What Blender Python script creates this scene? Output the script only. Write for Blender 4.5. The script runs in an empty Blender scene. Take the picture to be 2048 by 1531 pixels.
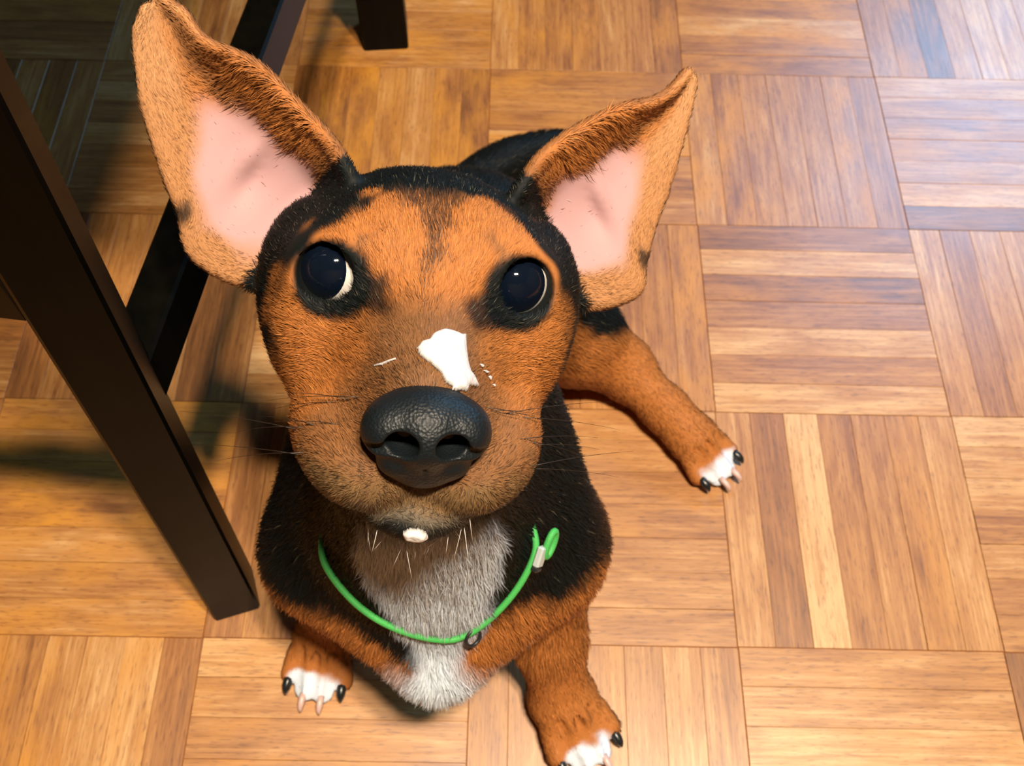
import bpy, math, random
import numpy as np
from mathutils import Matrix, Vector, kdtree
from mathutils.bvhtree import BVHTree

random.seed(7)
rng = np.random.default_rng(11)
SC = bpy.context.scene
COL = SC.collection

# ------------------------------------------------------------------ camera
CAM = np.array([0.01842, -0.66887, 0.62557])
RIGHT = np.array([0.99979, 0.01394, 0.01489])
DOWN = np.array([0.01950, -0.86735, -0.49731])
FWD = np.array([0.00599, 0.49750, -0.86745])
cd = bpy.data.cameras.new('camera')
cam = bpy.data.objects.new('camera', cd)
COL.objects.link(cam)
m = Matrix.Identity(4)
for r in range(3):
    m[r][0] = RIGHT[r]; m[r][1] = -DOWN[r]; m[r][2] = -FWD[r]; m[r][3] = CAM[r]
cam.matrix_world = m
cd.sensor_fit = 'HORIZONTAL'; cd.sensor_width = 36.0
cd.lens = 36.0 * 2039.79 / 2048.0
cd.clip_start = 0.01; cd.clip_end = 50
cd.dof.use_dof = True
cd.dof.focus_distance = 0.325
cd.dof.aperture_fstop = 27.0
SC.camera = cam

# ------------------------------------------------------------------ world, lights, exposure
world = bpy.data.worlds.new('world'); SC.world = world
world.use_nodes = True
bg = world.node_tree.nodes['Background']
bg.inputs[0].default_value = (1.0, 0.86, 0.72, 1); bg.inputs[1].default_value = 0.02

def lamp(name, kind, loc, target, power, color, **kw):
    ld = bpy.data.lights.new(name, kind)
    ld.energy = power; ld.color = color
    for k, v in kw.items():
        setattr(ld, k, v)
    o = bpy.data.objects.new(name, ld); COL.objects.link(o)
    o.location = loc
    d = Vector(target) - Vector(loc)
    o.rotation_euler = d.to_track_quat('-Z', 'Y').to_euler()
    return o
# twin bulbs of the ceiling lamp, above and behind the camera
lamp('ceiling_bulb_a', 'POINT', (0.21, -0.83, 2.05), (0, -0.4, 0), 145, (1.0, 0.84, 0.64), shadow_soft_size=0.055)
lamp('ceiling_bulb_b', 'POINT', (0.39, -0.81, 2.05), (0, -0.4, 0), 145, (1.0, 0.84, 0.64), shadow_soft_size=0.055)
# cool daylight from the window beyond the upper right of the picture
lamp('window_daylight', 'AREA', (1.50, 1.585, 1.72), (1.50, 0, 1.72), 50, (0.22, 0.58, 1.0), shape='RECTANGLE', size=0.96, size_y=1.10)

vs = SC.view_settings
vs.view_transform = 'Standard'; vs.look = 'None'; vs.exposure = 0.08; vs.gamma = 1.0
vs.use_curve_mapping = False

# ------------------------------------------------------------------ helpers
def tag(o, label=None, cat=None, group=None, kind=None):
    if label: o['label'] = label
    if cat: o['category'] = cat
    if group: o['group'] = group
    if kind: o['kind'] = kind
    return o

def link(name, me, parent=None, loc=None):
    o = bpy.data.objects.new(name, me); COL.objects.link(o)
    if parent: o.parent = parent
    if loc is not None: o.location = loc
    return o

def mesh_np(name, V, quads=None, tris=None, smooth=True):
    V = np.asarray(V, np.float32)
    loops = []; starts = []; totals = []
    n = 0
    if quads is not None and len(quads):
        q = np.asarray(quads, np.int32); loops.append(q.ravel()); starts.append(n + 4 * np.arange(len(q))); totals.append(np.full(len(q), 4)); n += q.size
    if tris is not None and len(tris):
        t = np.asarray(tris, np.int32); loops.append(t.ravel()); starts.append(n + 3 * np.arange(len(t))); totals.append(np.full(len(t), 3)); n += t.size
    loops = np.concatenate(loops).astype(np.int32); starts = np.concatenate(starts).astype(np.int32)
    me = bpy.data.meshes.new(name)
    me.vertices.add(len(V)); me.vertices.foreach_set('co', V.ravel())
    me.loops.add(len(loops)); me.loops.foreach_set('vertex_index', loops)
    me.polygons.add(len(starts)); me.polygons.foreach_set('loop_start', starts)
    me.update(calc_edges=True)
    me.validate()
    me.polygons.foreach_set('use_smooth', np.full(len(me.polygons), bool(smooth)))
    me.update()
    return me

def set_col(me, C, name='Col'):
    a = me.color_attributes.new(name, 'FLOAT_COLOR', 'POINT')
    b = np.ones((len(C), 4), np.float32); b[:, :3] = C
    a.data.foreach_set('color', b.ravel())

def new_mat(name):
    mt = bpy.data.materials.new(name); mt.use_nodes = True
    nt = mt.node_tree; b = nt.nodes['Principled BSDF']
    return mt, nt, b

def plain(name, col, rough=0.5, spec=0.5, metallic=0.0, bump=None, coat=0.0):
    mt, nt, b = new_mat(name)
    b.inputs['Base Color'].default_value = (*col, 1)
    b.inputs['Roughness'].default_value = rough
    b.inputs['Specular IOR Level'].default_value = spec
    b.inputs['Metallic'].default_value = metallic
    b.inputs['Coat Weight'].default_value = coat
    if bump:
        kind, scale, strength, dist = bump
        tc = nt.nodes.new('ShaderNodeTexCoord')
        tx = nt.nodes.new('ShaderNodeTexVoronoi' if kind == 'voronoi' else 'ShaderNodeTexNoise')
        tx.inputs['Scale'].default_value = scale
        nt.links.new(tc.outputs['Object'], tx.inputs['Vector'])
        bp = nt.nodes.new('ShaderNodeBump'); bp.inputs['Strength'].default_value = strength; bp.inputs['Distance'].default_value = dist
        nt.links.new(tx.outputs['Distance' if kind == 'voronoi' else 'Fac'], bp.inputs['Height'])
        nt.links.new(bp.outputs['Normal'], b.inputs['Normal'])
    return mt

def tube(path, radii, nseg=8, cap=True):
    """swept round tube along a polyline -> V, quads, tris"""
    P = np.asarray(path, float); n = len(P)
    R = np.broadcast_to(np.asarray(radii, float), (n,))
    T = np.gradient(P, axis=0); T /= np.linalg.norm(T, axis=1)[:, None] + 1e-12
    ref = np.array([0, 0, 1.0]) if abs(T[0][2]) < 0.9 else np.array([1.0, 0, 0])
    V = []; N = np.cross(T[0], ref); N /= np.linalg.norm(N)
    for i in range(n):
        N = N - T[i] * (N @ T[i]); N /= np.linalg.norm(N)
        Bn = np.cross(T[i], N)
        for k in range(nseg):
            a = 2 * math.pi * k / nseg
            V.append(P[i] + R[i] * (math.cos(a) * N + math.sin(a) * Bn))
    Q = []; Tt = []
    for i in range(n - 1):
        for k in range(nseg):
            k2 = (k + 1) % nseg
            Q.append((i * nseg + k, i * nseg + k2, (i + 1) * nseg + k2, (i + 1) * nseg + k))
    if cap:
        a = len(V); V.append(P[0]); V.append(P[-1])
        for k in range(nseg):
            k2 = (k + 1) % nseg
            Tt.append((a, k2, k)); Tt.append((a + 1, (n - 1) * nseg + k, (n - 1) * nseg + k2))
    return V, Q, Tt

def spline(pts, n):
    """Catmull-Rom resample of control points"""
    P = np.asarray(pts, float)
    P = np.vstack([2 * P[0] - P[1], P, 2 * P[-1] - P[-2]])
    out = []
    m_ = len(P) - 3
    for s in np.linspace(0, m_ - 1e-6, n):
        i = int(s); t = s - i
        a, b, c, d = P[i:i + 4]
        out.append(0.5 * (2 * b + (c - a) * t + (2 * a - 5 * b + 4 * c - d) * t * t + (3 * b - a - 3 * c + d) * t ** 3))
    return np.array(out)

_nd = rng.normal(size=(6, 24, 3)); _np = rng.uniform(0, 6.28, size=(6, 24))
def noise3(P, freq, seed=0):
    s = np.zeros(len(P))
    for d, ph in zip(_nd[seed], _np[seed]):
        s += np.sin(P @ d * freq + ph)
    return s / 5.0

def sstep(a, b, x):
    t = np.clip((x - a) / (b - a), 0, 1)
    return t * t * (3 - 2 * t)

# ------------------------------------------------------------------ parquet floor
BLK = 0.165
NST = 7
def wood_floor_material():
    mt, nt, b = new_mat('parquet_wood')
    N, L = nt.nodes, nt.links
    tc = N.new('ShaderNodeTexCoord')
    tone = N.new('ShaderNodeAttribute'); tone.attribute_type = 'OBJECT'; tone.attribute_name = 'tone'
    sed = N.new('ShaderNodeAttribute'); sed.attribute_type = 'OBJECT'; sed.attribute_name = 'seed'
    cmb = N.new('ShaderNodeCombineXYZ')
    L.new(sed.outputs['Fac'], cmb.inputs['X']); L.new(sed.outputs['Fac'], cmb.inputs['Y']); L.new(sed.outputs['Fac'], cmb.inputs['Z'])
    add = N.new('ShaderNodeVectorMath'); add.operation = 'ADD'
    L.new(tc.outputs['Object'], add.inputs[0]); L.new(cmb.outputs[0], add.inputs[1])
    def mapping(sc):
        mp = N.new('ShaderNodeMapping'); mp.inputs['Scale'].default_value = sc
        L.new(add.outputs[0], mp.inputs['Vector']); return mp
    # long grain fibres
    g = N.new('ShaderNodeTexNoise'); g.inputs['Scale'].default_value = 1.0; g.inputs['Detail'].default_value = 5; g.inputs['Roughness'].default_value = 0.62
    L.new(mapping((16, 420, 60)).outputs[0], g.inputs['Vector'])
    # broad figure
    h = N.new('ShaderNodeTexNoise'); h.inputs['Scale'].default_value = 1.0; h.inputs['Detail'].default_value = 2; h.inputs['Distortion'].default_value = 1.2
    L.new(mapping((14, 70, 20)).outputs[0], h.inputs['Vector'])
    # short dark pores
    p = N.new('ShaderNodeTexNoise'); p.inputs['Scale'].default_value = 1.0; p.inputs['Detail'].default_value = 2
    L.new(mapping((130, 1100, 60)).outputs[0], p.inputs['Vector'])
    # worn varnish patches
    w = N.new('ShaderNodeTexNoise'); w.inputs['Scale'].default_value = 46; w.inputs['Detail'].default_value = 3
    L.new(mapping((0.45, 1.0, 1.0)).outputs[0], w.inputs['Vector'])
    def mth(op, a, bb):
        n = N.new('ShaderNodeMath'); n.operation = op
        for i, v in enumerate((a, bb)):
            if isinstance(v, (int, float)): n.inputs[i].default_value = v
            else: L.new(v, n.inputs[i])
        return n.outputs[0]
    s = mth('ADD', tone.outputs['Fac'], mth('MULTIPLY', mth('SUBTRACT', g.outputs['Fac'], 0.5), 1.05))
    s = mth('ADD', s, mth('MULTIPLY', mth('SUBTRACT', h.outputs['Fac'], 0.5), 0.75))
    cr = N.new('ShaderNodeValToRGB'); e = cr.color_ramp.elements
    e[0].position = 0.0; e[0].color = (0.155, 0.054, 0.011, 1)
    e[1].position = 1.0; e[1].color = (0.66, 0.38, 0.155, 1)
    x = e.new(0.33); x.color = (0.31, 0.114, 0.022, 1)
    x = e.new(0.62); x.color = (0.45, 0.198, 0.050, 1)
    L.new(s, cr.inputs['Fac'])
    # amber varnish left in patches
    r2 = N.new('ShaderNodeValToRGB'); r2.color_ramp.elements[0].position = 0.40; r2.color_ramp.elements[1].position = 0.72
    L.new(w.outputs['Fac'], r2.inputs['Fac'])
    amb = N.new('ShaderNodeAttribute'); amb.attribute_type = 'OBJECT'; amb.attribute_name = 'amber'
    mx = N.new('ShaderNodeMix'); mx.data_type = 'RGBA'; mx.blend_type = 'MIX'
    L.new(mth('MULTIPLY', r2.outputs['Color'], amb.outputs['Fac']), mx.inputs['Factor'])
    L.new(cr.outputs['Color'], mx.inputs['A']); mx.inputs['B'].default_value = (0.56, 0.225, 0.015, 1)
    # pores darken
    r3 = N.new('ShaderNodeValToRGB'); r3.color_ramp.elements[0].position = 0.30; r3.color_ramp.elements[1].position = 0.44
    r3.color_ramp.elements[0].color = (0.5, 0.42, 0.36, 1)
    L.new(p.outputs['Fac'], r3.inputs['Fac'])
    mu = N.new('ShaderNodeMix'); mu.data_type = 'RGBA'; mu.blend_type = 'MULTIPLY'; mu.inputs['Factor'].default_value = 0.8
    L.new(mx.outputs['Result'], mu.inputs['A']); L.new(r3.outputs['Color'], mu.inputs['B'])
    L.new(mu.outputs['Result'], b.inputs['Base Color'])
    b.inputs['Specular IOR Level'].default_value = 0.75
    b.inputs['Coat Weight'].default_value = 1.0; b.inputs['Coat Roughness'].default_value = 0.36
    bp = N.new('ShaderNodeBump'); bp.inputs['Strength'].default_value = 0.25; bp.inputs['Distance'].default_value = 0.0006
    L.new(g.outputs['Fac'], bp.inputs['Height']); L.new(bp.outputs['Normal'], b.inputs['Normal'])
    rr = N.new('ShaderNodeMapRange'); rr.inputs['To Min'].default_value = 0.34; rr.inputs['To Max'].default_value = 0.55
    L.new(w.outputs['Fac'], rr.inputs['Value']); L.new(rr.outputs['Result'], b.inputs['Roughness'])
    return mt
WOOD = wood_floor_material()
MASTIC = plain('joint_mastic', (0.24, 0.070, 0.012), 0.6, 0.3)

def strip_mesh(name):
    L_ = BLK / 2 - 0.00045; W_ = BLK / NST / 2 - 0.00007; bv = 0.00016; d = 0.006
    V = []
    for z, i in ((-d, 0), (-bv, 0), (0, bv)):
        for sx, sy in ((-1, -1), (1, -1), (1, 1), (-1, 1)):
            V.append((sx * (L_ - i), sy * (W_ - i), z))
    Q = [(8, 9, 10, 11)]
    for a in (0, 4):
        for k in range(4):
            k2 = (k + 1) % 4
            Q.append((a + k, a + k2, a + 4 + k2, a + 4 + k))
    me = mesh_np(name, V, Q, smooth=False)
    me.materials.append(WOOD)
    return me

fm = mesh_np('floor', [(-3, -3, -0.0012), (3, -3, -0.0012), (3, 3, -0.0012), (-3, 3, -0.0012)], [(0, 1, 2, 3)], smooth=False)
fm.materials.append(MASTIC)
floor = tag(link('floor', fm), 'parquet floor of basket-weave wooden strips', None, None, 'structure')
STRIP = strip_mesh('parquet_strip')

TONES = {  # (column, row): strip tones read off the photograph, from the top / left
    (1, 0): [.62, .40, .50, .52, .47, .50, .44], (1, 1): [.34, .62, .34, .45, .68, .45, .70], (1, 2): [.62, .36, .78, .46, .52, .50, .66],
    (2, 0): [.60, .50, .45, .50, .55, .66, .30], (2, 1): [.55, .48, .55, .60, .55, .6, .5], (1, -1): [.5, .45, .40, .45, .74, .40, .36], (2, -1): [.45, .30, .22, .62, .66, .6, .6],
    (1, 3): [.50, .62, .70, .55, .6, .6, .6], (2, 2): [.8, .62, .7, .5, .6, .55, .5], (0, -1): [.6, .45, .42, .44, .56, .5, .3], (0, 0): [.42, .52, .45, .66, .5, .4, .5],
    (-1, 3): [.75, .6, .55, .5, .6, .6, .6], (-2, 3): [.45, .5, .45, .62, .66, .78, .42], (-2, 2): [.42, .5, .4, .4, .62, .5, .55], (0, 2): [.55, .6, .5, .45, .5, .6, .5], (0, 3): [.4, .5, .66, .5, .55, .62, .5],
    (-1, 0): [.3, .34, .36, .5, .62, .4, .30],
}
def amber_of(c, r):
    return {(-2, 2): .9, (-2, 3): .55, (-1, 3): .45, (0, 0): .75, (-1, -1): .95, (0, -1): .5, (1, -1): .9, (-1, 0): .5, (1, 0): .35, (0, 1): .5, (-1, 2): .4}.get((c, r), 0.16)
SHOWN = set()
for c in range(-3, 4):
    for r in range(-2, 4):
        x0, x1 = c * BLK, (c + 1) * BLK; y1, y0 = -r * BLK, -(r + 1) * BLK
        vis = False
        for x in np.linspace(x0, x1, 6):
            for y in np.linspace(y0, y1, 6):
                v = np.array([x, y, 0]) - CAM; z = v @ FWD
                u_ = 1024 + 2039.79 * (v @ RIGHT) / z; w_ = 765.5 + 2039.79 * (v @ DOWN) / z
                if -30 < u_ < 2078 and -30 < w_ < 1561: vis = True
        if vis: SHOWN.add((c, r))
rest = {False: ([], []), True: ([], [])}
base = np.array([v.co[:] for v in STRIP.vertices]); bq = [tuple(p.vertices) for p in STRIP.polygons]
for c in range(-8, 9):
    for r in range(-8, 9):
        vert = (c + r) % 2 != 0
        for k in range(NST):
            off = (k + 0.5) * BLK / NST
            if vert: loc = (c * BLK + off, -(r + 0.5) * BLK, 0)
            else: loc = ((c + 0.5) * BLK, -r * BLK - off, 0)
            dz = rng.normal() * 0.00012
            if (c, r) in SHOWN:
                o = link('parquet_strip', STRIP, floor, (loc[0], loc[1], dz))
                if vert: o.rotation_euler = (0, 0, math.pi / 2 + rng.normal() * 0.0006)
                t = TONES.get((c, r)); t = t[k] if t else float(np.clip(rng.normal(0.48, 0.12), 0.2, 0.8))
                o['tone'] = float(0.5 + (t - 0.5) * 1.35 + rng.normal() * 0.03); o['seed'] = float(rng.uniform(0, 40)); o['amber'] = float(np.clip(amber_of(c, r) + rng.normal() * 0.25, 0, 1))
            else:
                rest_V, rest_Q = rest[vert]
                at_ = np.array((loc[1], -loc[0], loc[2])) if vert else np.array(loc)     # upright blocks live in a quarter-turned object
                n0 = len(rest_V); rest_V.extend(base + at_); rest_Q.extend([tuple(i + n0 for i in q) for q in bq])
for vert, (rest_V, rest_Q) in rest.items():
    rm = mesh_np('parquet_surround', rest_V, rest_Q, smooth=False); rm.materials.append(WOOD)
    ro = link('parquet_surround', rm, floor); ro['kind'] = 'stuff'; ro['tone'] = 0.5; ro['seed'] = 3.0; ro['amber'] = 0.3
    if vert: ro.rotation_euler = (0, 0, math.pi / 2)

# ------------------------------------------------------------------ walls with the window (outside the picture)
WALL = plain('wall_paint', (0.028, 0.021, 0.016), 0.8, 0.2, bump=('noise', 90, 0.15, 0.002))
TRIM = plain('window_paint', (0.75, 0.73, 0.70), 0.4, 0.4)
def boxes(name, bl, mat, parent=None):
    V, Q = [], []
    for (x0, y0, z0, x1, y1, z1) in bl:
        b0 = len(V)
        V += [(x0, y0, z0), (x1, y0, z0), (x1, y1, z0), (x0, y1, z0), (x0, y0, z1), (x1, y0, z1), (x1, y1, z1), (x0, y1, z1)]
        Q += [tuple(b0 + i for i in q) for q in ((3, 2, 1, 0), (4, 5, 6, 7), (0, 1, 5, 4), (1, 2, 6, 5), (2, 3, 7, 6), (3, 0, 4, 7))]
    me = mesh_np(name, V, Q, smooth=False); me.materials.append(mat)
    return link(name, me, parent)
WX0, WX1, WZ0, WZ1 = 0.98, 2.02, 1.13, 2.31
tag(boxes('wall_back', [(-2.6, 1.6, 0, WX0, 1.75, 2.6), (WX1, 1.6, 0, 2.6, 1.75, 2.6), (WX0, 1.6, 0, WX1, 1.75, WZ0), (WX0, 1.6, WZ1, WX1, 1.75, 2.6)], WALL), 'plain dark brown wall with a window beyond the parquet', kind='structure')
tag(boxes('wall_right', [(2.6, -2.6, 0, 2.75, 1.75, 2.6)], WALL), 'plain dark brown wall to the right of the parquet', kind='structure')
tag(boxes('wall_left', [(-2.75, -2.6, 0, -2.6, 1.75, 2.6)], WALL), 'plain dark brown wall to the left of the parquet', kind='structure')
tag(boxes('wall_front', [(-2.75, -2.75, 0, 2.75, -2.6, 2.6)], WALL), 'plain dark brown wall behind the camera', kind='structure')
win = tag(boxes('window_1', [(WX0, 1.60, WZ0, WX0 + .04, 1.70, WZ1), (WX1 - .04, 1.60, WZ0, WX1, 1.70, WZ1), (WX0, 1.60, WZ0, WX1, 1.70, WZ0 + .04), (WX0, 1.60, WZ1 - .04, WX1, 1.70, WZ1)], TRIM), 'white framed window letting in cool daylight', kind='structure')
boxes('window_pane', [(WX0 + .04, 1.655, WZ0 + .04, WX1 - .04, 1.661, WZ1 - .04)], plain('window_glass', (0.75, 0.85, 0.95), 0.1, 0.5), win)

# ------------------------------------------------------------------ dark wooden chair
def dark_wood(name):
    mt, nt, b = new_mat(name)
    N, L = nt.nodes, nt.links
    tc = N.new('ShaderNodeTexCoord'); mp = N.new('ShaderNodeMapping'); mp.inputs['Scale'].default_value = (90, 90, 9)
    L.new(tc.outputs['Object'], mp.inputs['Vector'])
    n = N.new('ShaderNodeTexNoise'); n.inputs['Scale'].default_value = 1; n.inputs['Detail'].default_value = 4
    L.new(mp.outputs[0], n.inputs['Vector'])
    cr = N.new('ShaderNodeValToRGB'); e = cr.color_ramp.elements
    e[0].position = 0.3; e[0].color = (0.0012, 0.0012, 0.0008, 1); e[1].position = 0.75; e[1].color = (0.0035, 0.003, 0.0018, 1)
    L.new(n.outputs['Fac'], cr.inputs['Fac']); L.new(cr.outputs['Color'], b.inputs['Base Color'])
    b.inputs['Roughness'].default_value = 0.34; b.inputs['Specular IOR Level'].default_value = 0.08
    return mt
DARK = dark_wood('espresso_wood')

def bar(p0, p1, w, d, xdir, bev=0.0015, taper=1.0):
    """rectangular bar from p0 to p1; w along xdir, d across; soft edges"""
    p0 = np.array(p0, float); p1 = np.array(p1, float)
    t = p1 - p0; t /= np.linalg.norm(t)
    x = np.array(xdir, float); x -= t * (x @ t); x /= np.linalg.norm(x); y = np.cross(t, x)
    ring = []
    for sx, sy in ((-1, -1), (1, -1), (1, 1), (-1, 1)):
        a, b_ = sx * w / 2, sy * d / 2
        if sx * sy > 0: ring += [(a, b_ - sy * bev), (a - sx * bev, b_)]
        else: ring += [(a - sx * bev, b_), (a, b_ - sy * bev)]
    # order the eight points by angle
    ring = sorted(ring, key=lambda q: math.atan2(q[1] / d, q[0] / w))
    V = []; n = 8
    L_ = np.linalg.norm(p1 - p0)
    for s, k, in ((0, 0), (bev, 1), (L_ - bev, 1), (L_, 0)):
        f_ = 1.0 + (taper - 1.0) * (1 - s / L_)
        for a, b_ in ring:
            sa = f_ * (1 - (0 if k else 2 * bev / w)); sb = f_ * (1 - (0 if k else 2 * bev / d))
            V.append(p0 + t * s + x * a * sa + y * b_ * sb)
    Q = []
    for i in range(3):
        for k in range(n):
            k2 = (k + 1) % n
            Q.append((i * n + k, i * n + k2, (i + 1) * n + k2, (i + 1) * n + k))
    T = []
    c0 = len(V); V.append(p0); V.append(p1)
    for k in range(n):
        k2 = (k + 1) % n
        T.append((c0, k2, k)); T.append((c0 + 1, 3 * n + k, 3 * n + k2))
    return V, Q, T

def part(name, geo, mat, parent, smooth=False):
    V, Q, T = geo
    me = mesh_np(name, V, Q, T, smooth=smooth); me.materials.append(mat)
    return link(name, me, parent)

chair = bpy.data.objects.new('wooden_chair', None); COL.objects.link(chair)
tag(chair, 'dark espresso wooden chair standing to the left of the dog', 'chair')
XD = (0.944, 0.33, 0)   # the chair stands a little turned
part('leg', bar((-0.1500, -0.4675, 0), (-0.1455, -0.4340, 0.59), 0.0285, 0.028, XD), DARK, chair)
part('leg', bar((-0.0930, 0.0400, 0), (-0.1000, 0.0300, 0.59), 0.039, 0.040, (1, 0.1, 0)), DARK, chair)
part('side_stretcher', bar((-0.1485, -0.4500, 0.227), (-0.0880, 0.0320, 0.227), 0.030, 0.0198, (0, 0, 1)), DARK, chair)
part('leg', bar((-0.5600, -0.4200, 0), (-0.5560, -0.3900, 0.59), 0.0285, 0.028, XD), DARK, chair)
part('leg', bar((-0.5300, 0.0900, 0), (-0.5260, 0.0700, 0.59), 0.036, 0.040, (1, 0.1, 0)), DARK, chair)
part('side_stretcher', bar((-0.5580, -0.4000, 0.225), (-0.5300, 0.0800, 0.225), 0.030, 0.0198, (0, 0, 1)), DARK, chair)
part('front_stretcher', bar((-0.1560, -0.4540, 0.322), (-0.5550, -0.4050, 0.322), 0.030, 0.022, (0, 0, 1)), DARK, chair)
part('seat', bar((-0.333, -0.375, 0.606), (-0.300, 0.085, 0.606), 0.48, 0.034, (1, 0, 0), 0.006), DARK, chair)

# ------------------------------------------------------------------ the dog: one implicit body
E0 = np.array([-0.00928, -0.4675, 0.34316])
HM = np.array([[0.98916, 0.08911, 0.11668], [0.03501, 0.62865, -0.7769], [-0.14258, 0.77256, 0.61872]])  # columns: side, up, forward
HL_, HU_, HF_ = HM[:, 0], HM[:, 1], HM[:, 2]
def H(l, u, f):
    return E0 + HM @ (np.array([l, u, f], float) / 100.0)
def to_head(P):
    return (P - E0) @ HM * 100.0

GH = 0.0015
LO = np.array([-0.135, -0.585, -0.004]); HI = np.array([0.20, -0.055, 0.425])
NX, NY, NZ = [int(v) for v in np.ceil((HI - LO) / GH)]
FLD = np.full((NX, NY, NZ), 0.08, np.float32)
PRIMS = []   # (function, colour, flow, in_colour)

def box_slices(lo, hi):
    a = np.clip(np.floor((np.asarray(lo) - LO) / GH).astype(int), 0, [NX, NY, NZ])
    b = np.clip(np.ceil((np.asarray(hi) - LO) / GH).astype(int) + 1, 0, [NX, NY, NZ])
    return tuple(slice(i, j) for i, j in zip(a, b))
def coords(sl):
    ax = [(LO[i] + GH * np.arange(sl[i].start, sl[i].stop)).astype(np.float32) for i in range(3)]
    return ax[0][:, None, None], ax[1][None, :, None], ax[2][None, None, :]
def smin(a, b, k):
    h = np.maximum(k - np.abs(a - b), 0) / k
    return np.minimum(a, b) - h * h * k * 0.25

def cone_fn(a, b, ra, rb):
    a = np.asarray(a, np.float32); ba = np.asarray(b, np.float32) - a; bb = float(ba @ ba) + 1e-12
    def fn(x, y, z):
        px, py, pz = x - a[0], y - a[1], z - a[2]
        h = np.clip((px * ba[0] + py * ba[1] + pz * ba[2]) / bb, 0, 1)
        return np.sqrt((px - h * ba[0]) ** 2 + (py - h * ba[1]) ** 2 + (pz - h * ba[2]) ** 2) - (ra + (rb - ra) * h)
    return fn
def ell_fn(c, rad, R):
    c = np.asarray(c, np.float32); R = np.asarray(R, np.float32); rad = np.asarray(rad, np.float32)
    def fn(x, y, z):
        px, py, pz = x - c[0], y - c[1], z - c[2]
        q = [(px * R[0, i] + py * R[1, i] + pz * R[2, i]) for i in range(3)]
        k0 = np.sqrt(sum((q[i] / rad[i]) ** 2 for i in range(3)))
        k1 = np.sqrt(sum((q[i] / rad[i] ** 2) ** 2 for i in range(3))) + 1e-9
        return k0 * (k0 - 1) / k1
    return fn
def add(fn, lo, hi, k, mode='+', col=None, flow=None, mg=0.03):
    sl = box_slices(np.asarray(lo) - mg, np.asarray(hi) + mg)
    X, Y, Z = coords(sl)
    d = fn(X, Y, Z)
    F = FLD[sl]
    if mode == '+': FLD[sl] = smin(F, d, k)
    else: FLD[sl] = -smin(-F, d, k)      # carve
    if col is not None: PRIMS.append((fn, col, flow))
def cone(a, b, ra, rb, k=0.012, col='B', flow=None, mode='+'):
    a = np.asarray(a, float); b = np.asarray(b, float); r = max(ra, rb)
    if flow is None: flow = b - a
    add(cone_fn(a, b, ra, rb), np.minimum(a, b) - r, np.maximum(a, b) + r, k, mode, col if mode == '+' else None, flow)
def ell(c, rad, k=0.012, col='B', flow=(0, .3, -1), R=np.eye(3), mode='+'):
    c = np.asarray(c, float); r = max(rad)
    add(ell_fn(c, rad, R), c - r, c + r, k, mode, col if mode == '+' else None, flow)
def hell(l, u, f, rl, ru, rf, k=0.01, col='T', flow=None, mode='+', rot=None):
    R = HM if rot is None else HM @ rot
    ell(H(l, u, f), (rl / 100, ru / 100, rf / 100), k, col, -HF_ if flow is None else flow, R, mode)
def hcone(a, b, ra, rb, k=0.01, col='T', flow=None, mode='+'):
    cone(H(*a), H(*b), ra / 100, rb / 100, k, col, -HF_ if flow is None else flow, mode)

DN = np.array([0, 0.15, -1.0])
# trunk
ell((-0.012, -0.285, 0.082), (0.068, 0.066, 0.076), 0.02, 'B', (0, .5, -1))
cone((-0.012, -0.285, 0.09), (-0.018, -0.435, 0.165), 0.060, 0.056, 0.025, 'B', (0, .8, -.6))
ell((-0.017, -0.465, 0.160), (0.060, 0.064, 0.066), 0.025, 'B', DN)
cone((-0.016, -0.490, 0.150), (-0.012, -0.541, 0.126), 0.050, 0.010, 0.02, 'B', DN)
for sx in (-1, 1):
    cone((-0.018 + sx * 0.050, -0.490, 0.128), (-0.012, -0.538, 0.125), 0.028, 0.012, 0.022, 'B', DN)
for sx in (-1, 1):   # shoulders and upper arms
    cone((-0.016 + sx * 0.026, -0.440, 0.210), (-0.016 + sx * 0.053, -0.482, 0.136), 0.028, 0.031, 0.025, 'B', DN)
ell((-0.014, -0.505, 0.135), (0.050, 0.038, 0.032), 0.02, 'B', DN)
# neck
cone((-0.018, -0.452, 0.205), H(0, -2.6, -4.0), 0.047, 0.043, 0.025, 'B', DN)
cone((-0.016, -0.490, 0.190), H(0, -5.0, 0.6), 0.044, 0.026, 0.025, 'B', DN)
# fore legs
def paw(cx, cy, ang, sc=1.0, wrist=None, col='T', spread=1.0):
    d = np.array([math.sin(ang), -math.cos(ang), 0.0]); s = np.array([d[1] * -1, d[0], 0.0])
    c = np.array([cx, cy, 0.0])
    ell(c + (0, 0, 0.0145 * sc), (0.0185 * sc, 0.021 * sc, 0.0135 * sc), 0.008, col, d * 1 + np.array([0, 0, -.2]),
        np.stack([s, d, (0, 0, 1)], 1))
    tips = []
    for i, (off, ln, rr) in enumerate(((-1.5, .0215, .0062), (-.5, .0300, .0068), (.5, .0300, .0068), (1.5, .0215, .0062))):
        a = c + s * off * 0.0088 * sc * spread + d * 0.010 * sc + np.array([0, 0, 0.0125 * sc])
        b = c + s * off * 0.0108 * sc * spread + d * ln * sc + np.array([0, 0, 0.0078 * sc])
        cone(a, b, rr * sc * 1.12, rr * sc, 0.0022, col, d)
        tips.append((b, d + s * off * 0.05, rr * sc, off))
    for off in (-1, 0, 1):
        a = c + s * off * 0.0092 * sc * spread + d * 0.010 * sc + np.array([0, 0, 0.0245 * sc])
        b = c + s * off * 0.0110 * sc * spread + d * (0.041 - 0.005 * abs(off)) * sc + np.array([0, 0, 0.0120 * sc])
        cone(a, b, 0.0022 * sc, 0.0056 * sc, 0.002, mode='-')
    return c, d, s, tips
PAWS = []
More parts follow.
